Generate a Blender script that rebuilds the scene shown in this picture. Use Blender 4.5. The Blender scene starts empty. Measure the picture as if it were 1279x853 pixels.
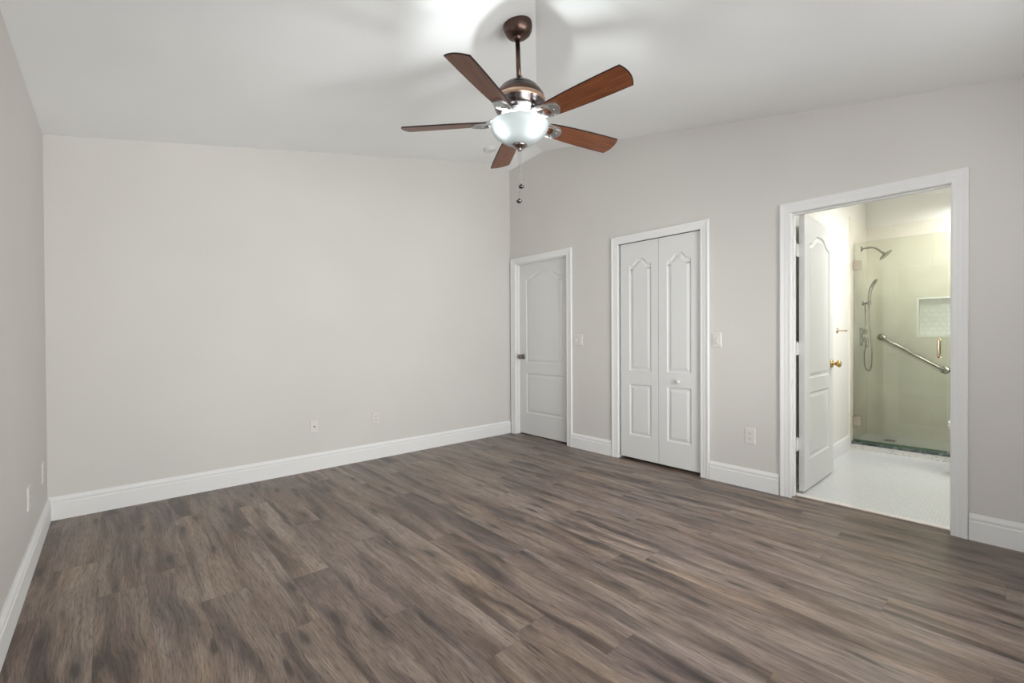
import bpy, bmesh, math, random
from mathutils import Vector, Matrix
from mathutils.geometry import tessellate_polygon

random.seed(4)
scene = bpy.context.scene
PI = math.pi

# ------------------------------------------------------------------ camera
CAM_R = Vector((0.7480, -0.6637, -0.0054))
CAM_U = Vector((0.0096, 0.0026, 1.0))
CAM_F = Vector((0.6636, 0.7480, -0.0083))
CAM_F.normalize(); CAM_R = (CAM_R - CAM_F * CAM_R.dot(CAM_F)).normalized(); CAM_U = CAM_R.cross(CAM_F).normalized()
cam_data = bpy.data.cameras.new('camera')
cam_data.sensor_fit = 'HORIZONTAL'
cam_data.sensor_width = 36.0
cam_data.lens = 563.03 / 1279.0 * 36.0
cam_data.clip_start = 0.02
cam = bpy.data.objects.new('camera', cam_data)
cam.matrix_world = Matrix(((CAM_R.x, CAM_U.x, -CAM_F.x, 0.0),
                           (CAM_R.y, CAM_U.y, -CAM_F.y, 0.0),
                           (CAM_R.z, CAM_U.z, -CAM_F.z, 1.143),
                           (0, 0, 0, 1)))
scene.collection.objects.link(cam)
scene.camera = cam

# ------------------------------------------------------------------ world, lights, exposure
EXPOSURE = 0.05
WINDOW_POWER = 162.0
LEFT_POWER = 8.0
LEFT_POWER_NEAR = 150.0
GROUND_POWER_LEFT = 95.0
GROUND_POWER = 120.0
WINDOW_COLOR = (1.0, 0.995, 0.995)
BATH_POWER = 24.0
BATH_COLOR = (1.0, 0.995, 0.975)
BULB_POWER = 8.0
BULB_COLOR = (0.93, 1.0, 1.0)

world = bpy.data.worlds.new('world'); scene.world = world; world.use_nodes = True
bg = world.node_tree.nodes['Background']
bg.inputs['Color'].default_value = (0.80, 0.87, 1.0, 1.0)
bg.inputs['Strength'].default_value = 1.0

vs = scene.view_settings
vs.view_transform = 'Standard'; vs.look = 'None'; vs.exposure = EXPOSURE; vs.gamma = 1.0
vs.use_curve_mapping = False
scene.cycles.max_bounces = 14
scene.cycles.diffuse_bounces = 8
scene.cycles.glossy_bounces = 5
scene.cycles.transmission_bounces = 8
scene.cycles.transparent_max_bounces = 12
scene.cycles.caustics_reflective = False
scene.cycles.caustics_refractive = False
scene.cycles.sample_clamp_indirect = 6.0
scene.cycles.use_denoising = True
scene.cycles.denoising_prefilter = 'ACCURATE'


def area_light(name, loc, direction, sx, sy, power, color, spread=PI):
    d = bpy.data.lights.new(name, 'AREA')
    d.shape = 'RECTANGLE'; d.size = sx; d.size_y = sy
    d.energy = power; d.color = color; d.spread = spread
    o = bpy.data.objects.new(name, d)
    o.location = loc
    o.rotation_euler = Vector(direction).to_track_quat('-Z', 'Z').to_euler()
    scene.collection.objects.link(o)
    return o


# fill lamps outside the added bedroom windows, and ground lamps added to brighten the ceiling
WINDOWS = [(0.20, 1.50, 0.05, 2.12), (1.62, 2.92, 0.05, 2.12)]          # front wall, unseen, added to light the room: x0, x1, z0, z1
ADDED_LEFT_WINDOWS = [(-0.20, 0.36, 0.05, 2.12), (1.70, 2.40, 0.05, 2.12)]    # left wall, unseen, added to brighten the right side: y0, y1, z0, z1
for (wx0, wx1, wz0, wz1), share in zip(WINDOWS, (0.45, 0.55)):
    area_light('daylight_fill', ((wx0 + wx1) / 2, -0.62, (wz0 + wz1) / 2), (0, 1, -0.35), wx1 - wx0, wz1 - wz0,
               WINDOW_POWER * share, WINDOW_COLOR)
for (wy0, wy1, wz0, wz1), pw in zip(ADDED_LEFT_WINDOWS, (LEFT_POWER_NEAR, LEFT_POWER)):
    area_light('daylight_fill', (-0.63, (wy0 + wy1) / 2, (wz0 + wz1) / 2), (1, 0, 0), wy1 - wy0, wz1 - wz0, pw, WINDOW_COLOR)  # unseen lamps added outside the left wall to brighten the right wall
area_light('ground_fill', (1.85, -1.25, -0.12), (0, 0.25, 0.97), 4.2, 1.5, GROUND_POWER, (1.0, 1.0, 0.99))  # unseen upward lamp added to brighten the ceiling
area_light('ground_fill', (-1.25, 1.1, -0.12), (0.25, 0, 0.97), 1.5, 3.6, GROUND_POWER_LEFT, (1.0, 1.0, 0.99))  # same added uplight on the left side
# bathroom ceiling lamp and shower lamp
area_light('bathroom_lamp', (4.95, 0.25, 2.44), (0, 0, -1), 0.6, 0.4, BATH_POWER * 0.82, BATH_COLOR)
area_light('bathroom_fill', (4.62, -0.22, 1.30), (1, 0.32, 0), 0.5, 1.2, BATH_POWER * 0.74, BATH_COLOR)  # unseen lamp inside the bathroom, added to brighten the lower shower
area_light('shower_lamp', (5.98, 0.30, 2.46), (0, 0, -1), 0.16, 0.16, BATH_POWER * 0.22, BATH_COLOR)

# ------------------------------------------------------------------ room numbers (metres)
XL, XR = -0.314, 3.590          # left and right wall faces
YF, YB = -0.300, 4.074          # front and back wall faces
SL = 0.2035                     # ceiling pitch
WT = 0.100                      # wall thickness
XBI = XR + WT                   # bathroom side of the right wall


def plane_a(x): return 2.437 + SL * (x + 0.300)
def plane_b(y): return 2.437 + SL * (y + 0.285)


APT = (3.277, YB, 3.158)
HPT = (3.450, 3.465, 3.2005)
BPT = (XR, 3.500, 3.2072)
CPT = (XR, YB, 3.148)


# ------------------------------------------------------------------ materials
def new_mat(name):
    m = bpy.data.materials.new(name); m.use_nodes = True
    nt = m.node_tree
    return m, nt, nt.nodes['Principled BSDF']


def N(nt, kind, **kw):
    n = nt.nodes.new(kind)
    for k, v in kw.items():
        setattr(n, k, v)
    return n


def math_node(nt, op, a, b=None, c=None):
    n = nt.nodes.new('ShaderNodeMath'); n.operation = op
    for i, v in enumerate((a, b, c)):
        if v is None: continue
        if isinstance(v, (int, float)): n.inputs[i].default_value = v
        else: nt.links.new(v, n.inputs[i])
    return n.outputs[0]


def mix_rgb(nt, fac, a, b, mode='MIX'):
    n = nt.nodes.new('ShaderNodeMix'); n.data_type = 'RGBA'; n.blend_type = mode
    for s, v in ((0, fac), (6, a), (7, b)):
        if isinstance(v, (int, float)): n.inputs[s].default_value = v
        elif isinstance(v, tuple): n.inputs[s].default_value = (v[0], v[1], v[2], 1.0)
        else: nt.links.new(v, n.inputs[s])
    return n.outputs[2]


def ramp(nt, fac, stops):
    n = nt.nodes.new('ShaderNodeValToRGB')
    els = n.color_ramp.elements
    while len(els) > 1: els.remove(els[-1])
    els[0].position = stops[0][0]; els[0].color = (*stops[0][1], 1)
    for p, c in stops[1:]:
        e = els.new(p); e.color = (*c, 1)
    nt.links.new(fac, n.inputs[0])
    return n.outputs[0]


def paint(name, col, rough=0.6, bump=0.03, scale=260.0, spec=0.3, vary=0.02):
    m, nt, b = new_mat(name)
    tc = N(nt, 'ShaderNodeTexCoord')
    n1 = N(nt, 'ShaderNodeTexNoise'); n1.inputs['Scale'].default_value = 1.3; n1.inputs['Detail'].default_value = 2
    nt.links.new(tc.outputs['Object'], n1.inputs['Vector'])
    c0 = tuple(max(0, x * (1 - vary)) for x in col); c1 = tuple(min(1, x * (1 + vary)) for x in col)
    nt.links.new(ramp(nt, n1.outputs[0], [(0.3, c0), (0.7, c1)]), b.inputs['Base Color'])
    b.inputs['Roughness'].default_value = rough
    b.inputs['Specular IOR Level'].default_value = spec
    if bump:
        n2 = N(nt, 'ShaderNodeTexNoise'); n2.inputs['Scale'].default_value = scale; n2.inputs['Detail'].default_value = 2
        nt.links.new(tc.outputs['Object'], n2.inputs['Vector'])
        bp = N(nt, 'ShaderNodeBump'); bp.inputs['Strength'].default_value = bump; bp.inputs['Distance'].default_value = 0.002
        nt.links.new(n2.outputs[0], bp.inputs['Height']); nt.links.new(bp.outputs[0], b.inputs['Normal'])
    return m


def metal(name, col, rough=0.3, vary=0.06):
    m, nt, b = new_mat(name)
    tc = N(nt, 'ShaderNodeTexCoord')
    n1 = N(nt, 'ShaderNodeTexNoise'); n1.inputs['Scale'].default_value = 40.0
    nt.links.new(tc.outputs['Object'], n1.inputs['Vector'])
    nt.links.new(ramp(nt, n1.outputs[0], [(0.3, tuple(x * (1 - vary) for x in col)), (0.7, tuple(min(1, x * (1 + vary)) for x in col))]), b.inputs['Base Color'])
    b.inputs['Metallic'].default_value = 1.0
    b.inputs['Roughness'].default_value = rough
    return m


M = {}
M['wall'] = paint('beige_wall_paint', (0.622, 0.600, 0.576), 0.55)
M['ceiling'] = paint('ceiling_paint', (0.855, 0.862, 0.862), 0.8, 0.02)
M['trim'] = paint('white_trim_paint', (0.76, 0.76, 0.75), 0.6, 0.0, spec=0.2, vary=0.01)
M['door'] = paint('white_door_paint', (0.69, 0.69, 0.68), 0.5, 0.0, spec=0.3, vary=0.01)
M['bath_wall'] = paint('cream_bathroom_paint', (0.76, 0.75, 0.70), 0.55)
M['plastic'] = paint('white_plastic', (0.665, 0.64, 0.605), 0.35, 0.0, spec=0.4, vary=0.005)
M['dark_slot'] = paint('dark_slot', (0.03, 0.03, 0.03), 0.6, 0.0)
M['porcelain'] = paint('white_porcelain', (0.86, 0.86, 0.84), 0.12, 0.0, spec=0.6, vary=0.004)
M['bronze'] = metal('oil_rubbed_bronze', (0.110, 0.070, 0.058), 0.34)
M['copper'] = metal('brushed_copper_band', (0.55, 0.38, 0.28), 0.30)
M['steel_dark'] = metal('dark_polished_bronze', (0.17, 0.15, 0.15), 0.22)
M['satin_nickel'] = metal('satin_nickel', (0.46, 0.45, 0.44), 0.48)
M['shower_metal'] = metal('shower_nickel', (0.33, 0.32, 0.285), 0.24)
M['hinge_metal'] = metal('warm_nickel_hinge', (0.45, 0.40, 0.33), 0.30)
M['nickel'] = metal('brushed_nickel', (0.52, 0.50, 0.46), 0.26)
M['knob_bronze'] = metal('antique_nickel', (0.26, 0.22, 0.20), 0.28)
M['brass'] = metal('polished_brass', (0.58, 0.40, 0.15), 0.22)
M['handle_brass'] = metal('champagne_nickel', (0.55, 0.44, 0.31), 0.25)


def plank_floor():
    m, nt, b = new_mat('grey_brown_oak_planks')
    W, L, X0 = 0.173, 1.22, 0.283
    tc = N(nt, 'ShaderNodeTexCoord')
    sp = N(nt, 'ShaderNodeSeparateXYZ'); nt.links.new(tc.outputs['Object'], sp.inputs[0])
    x, y = sp.outputs[0], sp.outputs[1]
    xs = math_node(nt, 'DIVIDE', math_node(nt, 'SUBTRACT', x, X0 - 40 * W), W)
    col = math_node(nt, 'FLOOR', xs)
    wn1 = N(nt, 'ShaderNodeTexWhiteNoise', noise_dimensions='1D'); nt.links.new(col, wn1.inputs['W'])
    ys = math_node(nt, 'ADD', math_node(nt, 'DIVIDE', y, L), math_node(nt, 'MULTIPLY', wn1.outputs[0], 7.31))
    row = math_node(nt, 'FLOOR', ys)
    cid = N(nt, 'ShaderNodeCombineXYZ'); nt.links.new(col, cid.inputs[0]); nt.links.new(row, cid.inputs[1])
    wn = N(nt, 'ShaderNodeTexWhiteNoise', noise_dimensions='3D'); nt.links.new(cid.outputs[0], wn.inputs['Vector'])
    rs = N(nt, 'ShaderNodeSeparateColor'); nt.links.new(wn.outputs['Color'], rs.inputs[0])
    # plank-local coordinates with a random jump from plank to plank
    lx = math_node(nt, 'ADD', x, math_node(nt, 'MULTIPLY', rs.outputs[0], 37.0))
    ly = math_node(nt, 'ADD', y, math_node(nt, 'MULTIPLY', rs.outputs[1], 53.0))
    lz = math_node(nt, 'MULTIPLY', rs.outputs[2], 19.0)
    # slow sideways wander of the grain
    cw = N(nt, 'ShaderNodeCombineXYZ')
    nt.links.new(math_node(nt, 'MULTIPLY', lx, 2.6), cw.inputs[0]); nt.links.new(math_node(nt, 'MULTIPLY', ly, 1.6), cw.inputs[1]); nt.links.new(lz, cw.inputs[2])
    wob = N(nt, 'ShaderNodeTexNoise'); wob.inputs['Scale'].default_value = 1.0; wob.inputs['Detail'].default_value = 1.5
    nt.links.new(cw.outputs[0], wob.inputs['Vector'])
    wx = math_node(nt, 'ADD', lx, math_node(nt, 'MULTIPLY', math_node(nt, 'SUBTRACT', wob.outputs[0], 0.5), 0.11))

    def stretched(sx, sy, detail, rough=0.55, dist=0.0):
        c = N(nt, 'ShaderNodeCombineXYZ')
        nt.links.new(math_node(nt, 'MULTIPLY', wx, sx), c.inputs[0])
        nt.links.new(math_node(nt, 'MULTIPLY', ly, sy), c.inputs[1])
        nt.links.new(lz, c.inputs[2])
        n = N(nt, 'ShaderNodeTexNoise'); n.inputs['Scale'].default_value = 1.0
        n.inputs['Detail'].default_value = detail; n.inputs['Roughness'].default_value = rough
        n.inputs['Distortion'].default_value = dist
        nt.links.new(c.outputs[0], n.inputs['Vector'])
        return n.outputs[0]
    broad = stretched(8.5, 0.95, 3.0, 0.5, 0.3)
    dark = stretched(13.0, 1.5, 2.0, 0.45, 0.5)
    mid = stretched(62.0, 1.5, 4.0, 0.6)
    fine = stretched(150.0, 3.2, 4.0, 0.75)
    # knots: rare, dark, stretched along the plank
    ck = N(nt, 'ShaderNodeCombineXYZ')
    nt.links.new(math_node(nt, 'MULTIPLY', wx, 10.0), ck.inputs[0]); nt.links.new(math_node(nt, 'MULTIPLY', ly, 2.2), ck.inputs[1]); nt.links.new(lz, ck.inputs[2])
    vk = N(nt, 'ShaderNodeTexVoronoi', voronoi_dimensions='2D'); vk.inputs['Scale'].default_value = 1.0
    nt.links.new(ck.outputs[0], vk.inputs['Vector'])
    knot = ramp(nt, vk.outputs['Distance'], [(0.05, (1, 1, 1)), (0.10, (0.85, 0.85, 0.85)), (0.15, (0.40, 0.40, 0.40)), (0.40, (0, 0, 0))])
    vs_ = N(nt, 'ShaderNodeSeparateColor'); nt.links.new(vk.outputs['Color'], vs_.inputs[0])
    knot_on = math_node(nt, 'GREATER_THAN', vs_.outputs[0], 0.58)
    knot_f = math_node(nt, 'MULTIPLY', knot, knot_on)
    base = ramp(nt, broad, [(0.28, (0.132, 0.100, 0.085)), (0.45, (0.188, 0.147, 0.123)), (0.58, (0.230, 0.186, 0.156)), (0.74, (0.275, 0.228, 0.193))])
    streak = ramp(nt, dark, [(0.31, (0.38, 0.365, 0.385)), (0.44, (0.74, 0.725, 0.735)), (0.53, (1.0, 1.0, 1.0)), (1.0, (1.10, 1.10, 1.09))])
    c0 = mix_rgb(nt, 0.95, base, streak, 'MULTIPLY')
    c1 = mix_rgb(nt, 0.55, c0, ramp(nt, mid, [(0.30, (0.64, 0.63, 0.63)), (0.50, (0.95, 0.94, 0.93)), (0.70, (1.14, 1.13, 1.12))]), 'MULTIPLY')
    c2 = mix_rgb(nt, 0.90, c1, ramp(nt, fine, [(0.30, (0.52, 0.51, 0.50)), (0.45, (0.92, 0.92, 0.92)), (0.56, (1.05, 1.05, 1.05)), (0.72, (1.42, 1.42, 1.42))]), 'MULTIPLY')
    pore = stretched(210.0, 13.0, 3.0, 0.7)
    c2 = mix_rgb(nt, 0.8, c2, ramp(nt, pore, [(0.32, (0.34, 0.33, 0.32)), (0.45, (0.94, 0.94, 0.94)), (0.68, (1.36, 1.36, 1.36))]), 'MULTIPLY')
    c3 = mix_rgb(nt, math_node(nt, 'MULTIPLY', knot_f, 0.85), c2, (0.040, 0.033, 0.031))
    tone = ramp(nt, wn.outputs['Value'], [(0.0, (0.90, 0.885, 0.90)), (0.5, (1.02, 1.0, 0.985)), (1.0, (1.13, 1.11, 1.08))])
    c4 = mix_rgb(nt, 1.0, c3, tone, 'MULTIPLY')
    hue = stretched(6.0, 1.1, 2.0, 0.5)
    c4 = mix_rgb(nt, 0.9, c4, ramp(nt, hue, [(0.32, (0.985, 0.985, 1.04)), (0.5, (1.02, 1.0, 0.98)), (0.68, (1.08, 1.0, 0.90))]), 'MULTIPLY')
    # joints
    fx = math_node(nt, 'FRACT', xs); fy = math_node(nt, 'FRACT', ys)
    ex = math_node(nt, 'MINIMUM', fx, math_node(nt, 'SUBTRACT', 1.0, fx))
    ey = math_node(nt, 'MULTIPLY', math_node(nt, 'MINIMUM', fy, math_node(nt, 'SUBTRACT', 1.0, fy)), L / W)
    e = math_node(nt, 'MINIMUM', ex, ey)
    seam = math_node(nt, 'LESS_THAN', e, 0.0065)
    c5 = mix_rgb(nt, math_node(nt, 'MULTIPLY', seam, 0.35), c4, (0.05, 0.04, 0.035))
    nt.links.new(c5, b.inputs['Base Color'])
    rr = math_node(nt, 'ADD', 0.27, math_node(nt, 'MULTIPLY', fine, 0.14))
    nt.links.new(rr, b.inputs['Roughness'])
    b.inputs['Specular IOR Level'].default_value = 0.38
    h = math_node(nt, 'SUBTRACT', math_node(nt, 'MULTIPLY', fine, 0.4), seam)
    bp = N(nt, 'ShaderNodeBump'); bp.inputs['Strength'].default_value = 0.12; bp.inputs['Distance'].default_value = 0.001
    nt.links.new(h, bp.inputs['Height']); nt.links.new(bp.outputs[0], b.inputs['Normal'])
    return m


def mosaic(name, c_tile, c_tile2, c_grout, cell, rough=0.25, dims=('x', 'y'), offset=0.0):
    """small hexagon-like tiles (jitter-free voronoi on a brick offset)"""
    m, nt, b = new_mat(name)
    tc = N(nt, 'ShaderNodeTexCoord')
    sp = N(nt, 'ShaderNodeSeparateXYZ'); nt.links.new(tc.outputs['Object'], sp.inputs[0])
    idx = {'x': 0, 'y': 1, 'z': 2}
    u = math_node(nt, 'DIVIDE', sp.outputs[idx[dims[0]]], cell)
    v = math_node(nt, 'DIVIDE', sp.outputs[idx[dims[1]]], cell * 0.866)
    row = math_node(nt, 'FLOOR', v)
    par = math_node(nt, 'MODULO', math_node(nt, 'ADD', row, 1000.0), 2.0)
    uu = math_node(nt, 'ADD', u, math_node(nt, 'MULTIPLY', par, 0.5))
    fx = math_node(nt, 'SUBTRACT', math_node(nt, 'FRACT', uu), 0.5)
    fy = math_node(nt, 'SUBTRACT', math_node(nt, 'FRACT', v), 0.5)
    ax = math_node(nt, 'ABSOLUTE', fx); ay = math_node(nt, 'MULTIPLY', math_node(nt, 'ABSOLUTE', fy), 0.866)
    d = math_node(nt, 'MAXIMUM', ax, math_node(nt, 'ADD', math_node(nt, 'MULTIPLY', ax, 0.5), math_node(nt, 'MULTIPLY', ay, 1.0)))
    grout = math_node(nt, 'GREATER_THAN', d, 0.455)
    cid = N(nt, 'ShaderNodeCombineXYZ'); nt.links.new(math_node(nt, 'FLOOR', uu), cid.inputs[0]); nt.links.new(row, cid.inputs[1])
    wn = N(nt, 'ShaderNodeTexWhiteNoise', noise_dimensions='3D'); nt.links.new(cid.outputs[0], wn.inputs['Vector'])
    tcol = ramp(nt, wn.outputs['Value'], [(0.0, c_tile2), (0.35, c_tile), (1.0, c_tile)])
    nt.links.new(mix_rgb(nt, grout, tcol, c_grout), b.inputs['Base Color'])
    b.inputs['Roughness'].default_value = rough
    bp = N(nt, 'ShaderNodeBump'); bp.inputs['Strength'].default_value = 0.2; bp.inputs['Distance'].default_value = 0.001; bp.invert = True
    nt.links.new(grout, bp.inputs['Height']); nt.links.new(bp.outputs[0], b.inputs['Normal'])
    return m


def wall_tile(name, horizontal):
    m, nt, b = new_mat(name)
    TW, TH = 0.60, 0.30
    tc = N(nt, 'ShaderNodeTexCoord')
    sp = N(nt, 'ShaderNodeSeparateXYZ'); nt.links.new(tc.outputs['Object'], sp.inputs[0])
    u = math_node(nt, 'DIVIDE', sp.outputs[horizontal], TW); v = math_node(nt, 'DIVIDE', math_node(nt, 'SUBTRACT', sp.outputs[2], 0.05), TH)
    row = math_node(nt, 'FLOOR', v)
    uu = math_node(nt, 'ADD', u, math_node(nt, 'MULTIPLY', math_node(nt, 'MODULO', row, 2.0), 0.5))
    fx = math_node(nt, 'FRACT', uu); fy = math_node(nt, 'FRACT', v)
    ex = math_node(nt, 'MULTIPLY', math_node(nt, 'MINIMUM', fx, math_node(nt, 'SUBTRACT', 1.0, fx)), TW)
    ey = math_node(nt, 'MULTIPLY', math_node(nt, 'MINIMUM', fy, math_node(nt, 'SUBTRACT', 1.0, fy)), TH)
    g = math_node(nt, 'LESS_THAN', math_node(nt, 'MINIMUM', ex, ey), 0.0016)
    n1 = N(nt, 'ShaderNodeTexNoise'); n1.inputs['Scale'].default_value = 3.0; n1.inputs['Detail'].default_value = 4; n1.inputs['Distortion'].default_value = 0.8
    nt.links.new(tc.outputs['Object'], n1.inputs['Vector'])
    tcol = ramp(nt, n1.outputs[0], [(0.3, (0.67, 0.635, 0.54)), (0.6, (0.72, 0.69, 0.60)), (0.8, (0.75, 0.725, 0.64))])
    nt.links.new(mix_rgb(nt, g, tcol, (0.63, 0.60, 0.51)), b.inputs['Base Color'])
    b.inputs['Roughness'].default_value = 0.28
    return m


def marble(name, cols, scale, rough=0.2):
    m, nt, b = new_mat(name)
    tc = N(nt, 'ShaderNodeTexCoord')
    n1 = N(nt, 'ShaderNodeTexNoise'); n1.inputs['Scale'].default_value = scale; n1.inputs['Detail'].default_value = 6; n1.inputs['Distortion'].default_value = 1.0
    nt.links.new(tc.outputs['Object'], n1.inputs['Vector'])
    nt.links.new(ramp(nt, n1.outputs[0], cols), b.inputs['Base Color'])
    b.inputs['Roughness'].default_value = rough
    return m


def sheet_glass(name, tint, refl=1.0, ior=1.5):
    m, nt, b = new_mat(name)
    nt.nodes.remove(b)
    out = nt.nodes['Material Output']
    tr = N(nt, 'ShaderNodeBsdfTransparent'); tr.inputs[0].default_value = (*tint, 1)
    gl = N(nt, 'ShaderNodeBsdfGlossy'); gl.inputs['Roughness'].default_value = 0.01
    fr = N(nt, 'ShaderNodeFresnel'); fr.inputs['IOR'].default_value = ior
    mx = N(nt, 'ShaderNodeMixShader')
    nt.links.new(math_node(nt, 'MULTIPLY', fr.outputs[0], refl), mx.inputs[0])
    nt.links.new(tr.outputs[0], mx.inputs[1]); nt.links.new(gl.outputs[0], mx.inputs[2])
    nt.links.new(mx.outputs[0], out.inputs['Surface'])
    return m


def frosted_bowl():
    m, nt, b = new_mat('frosted_glass_bowl')
    nt.nodes.remove(b)
    out = nt.nodes['Material Output']
    tc = N(nt, 'ShaderNodeTexCoord')
    n1 = N(nt, 'ShaderNodeTexNoise'); n1.inputs['Scale'].default_value = 9.0; n1.inputs['Detail'].default_value = 3
    nt.links.new(tc.outputs['Object'], n1.inputs['Vector'])
    tl = N(nt, 'ShaderNodeBsdfTranslucent')
    nt.links.new(ramp(nt, n1.outputs[0], [(0.3, (0.026, 0.029, 0.029)), (0.7, (0.029, 0.031, 0.031))]), tl.inputs[0])
    df = N(nt, 'ShaderNodeBsdfDiffuse'); df.inputs[0].default_value = (0.80, 0.84, 0.84, 1)
    gl = N(nt, 'ShaderNodeBsdfGlossy'); gl.inputs['Roughness'].default_value = 0.15
    m1 = N(nt, 'ShaderNodeMixShader'); m1.inputs[0].default_value = 0.36
    nt.links.new(tl.outputs[0], m1.inputs[1]); nt.links.new(df.outputs[0], m1.inputs[2])
    m2 = N(nt, 'ShaderNodeMixShader')
    fr = N(nt, 'ShaderNodeFresnel'); fr.inputs['IOR'].default_value = 1.45
    nt.links.new(math_node(nt, 'MULTIPLY', fr.outputs[0], 0.5), m2.inputs[0])
    nt.links.new(m1.outputs[0], m2.inputs[1]); nt.links.new(gl.outputs[0], m2.inputs[2])
    nt.links.new(m2.outputs[0], out.inputs['Surface'])
    return m


def wood_blade():
    m, nt, b = new_mat('walnut_blade')
    tc = N(nt, 'ShaderNodeTexCoord')
    mp = N(nt, 'ShaderNodeMapping'); mp.inputs['Scale'].default_value = (5.0, 60.0, 60.0)
    nt.links.new(tc.outputs['Object'], mp.inputs[0])
    n1 = N(nt, 'ShaderNodeTexNoise'); n1.inputs['Scale'].default_value = 1.0; n1.inputs['Detail'].default_value = 5; n1.inputs['Distortion'].default_value = 0.5
    nt.links.new(mp.outputs[0], n1.inputs['Vector'])
    nt.links.new(ramp(nt, n1.outputs[0], [(0.25, (0.070, 0.019, 0.007)), (0.5, (0.135, 0.040, 0.013)), (0.75, (0.200, 0.068, 0.022))]), b.inputs['Base Color'])
    b.inputs['Roughness'].default_value = 0.38
    return m


M['floor'] = plank_floor()
M['bath_floor'] = mosaic('white_mosaic_floor', (0.67, 0.685, 0.69), (0.62, 0.635, 0.64), (0.61, 0.62, 0.62), 0.021, 0.22)
M['niche_tile'] = mosaic('white_hexagon_tile', (0.78, 0.78, 0.76), (0.75, 0.75, 0.74), (0.71, 0.71, 0.69), 0.055, 0.2, ('y', 'z'))
M['curb_tile'] = mosaic('pale_pebble_tile', (0.60, 0.585, 0.55), (0.42, 0.41, 0.385), (0.56, 0.55, 0.52), 0.016, 0.3, ('y', 'z'))
M['tile_x'] = wall_tile('cream_wall_tile_side', 0)
M['tile_y'] = wall_tile('cream_wall_tile_back', 1)
M['green_marble'] = marble('dark_green_marble', [(0.34, (0.020, 0.028, 0.027)), (0.52, (0.065, 0.085, 0.080)), (0.72, (0.25, 0.275, 0.26))], 22.0)
M['threshold'] = marble('pinkish_white_marble', [(0.3, (0.74, 0.68, 0.64)), (0.7, (0.83, 0.78, 0.74))], 6.0)
M['shower_glass'] = sheet_glass('green_tinted_glass', (0.945, 0.965, 0.925))
M['glass_edge'] = sheet_glass('green_glass_edge', (0.60, 0.78, 0.68))
M['window_glass'] = sheet_glass('window_glass', (0.97, 0.98, 0.97))
M['bowl'] = frosted_bowl()
M['detector'] = paint('detector_plastic', (0.63, 0.63, 0.615), 0.5, 0.0, spec=0.3)
M['blade'] = wood_blade()
M['blade_edge'] = paint('dark_blade_edge', (0.018, 0.010, 0.008), 0.45, 0.0)


def bulb_mat():
    m, nt, b = new_mat('lit_bulb')
    b.inputs['Base Color'].default_value = (0.9, 0.9, 0.9, 1)
    b.inputs['Emission Color'].default_value = (0.93, 1.0, 1.0, 1)
    b.inputs['Emission Strength'].default_value = 6.0
    return m


M['bulb'] = bulb_mat()


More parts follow.
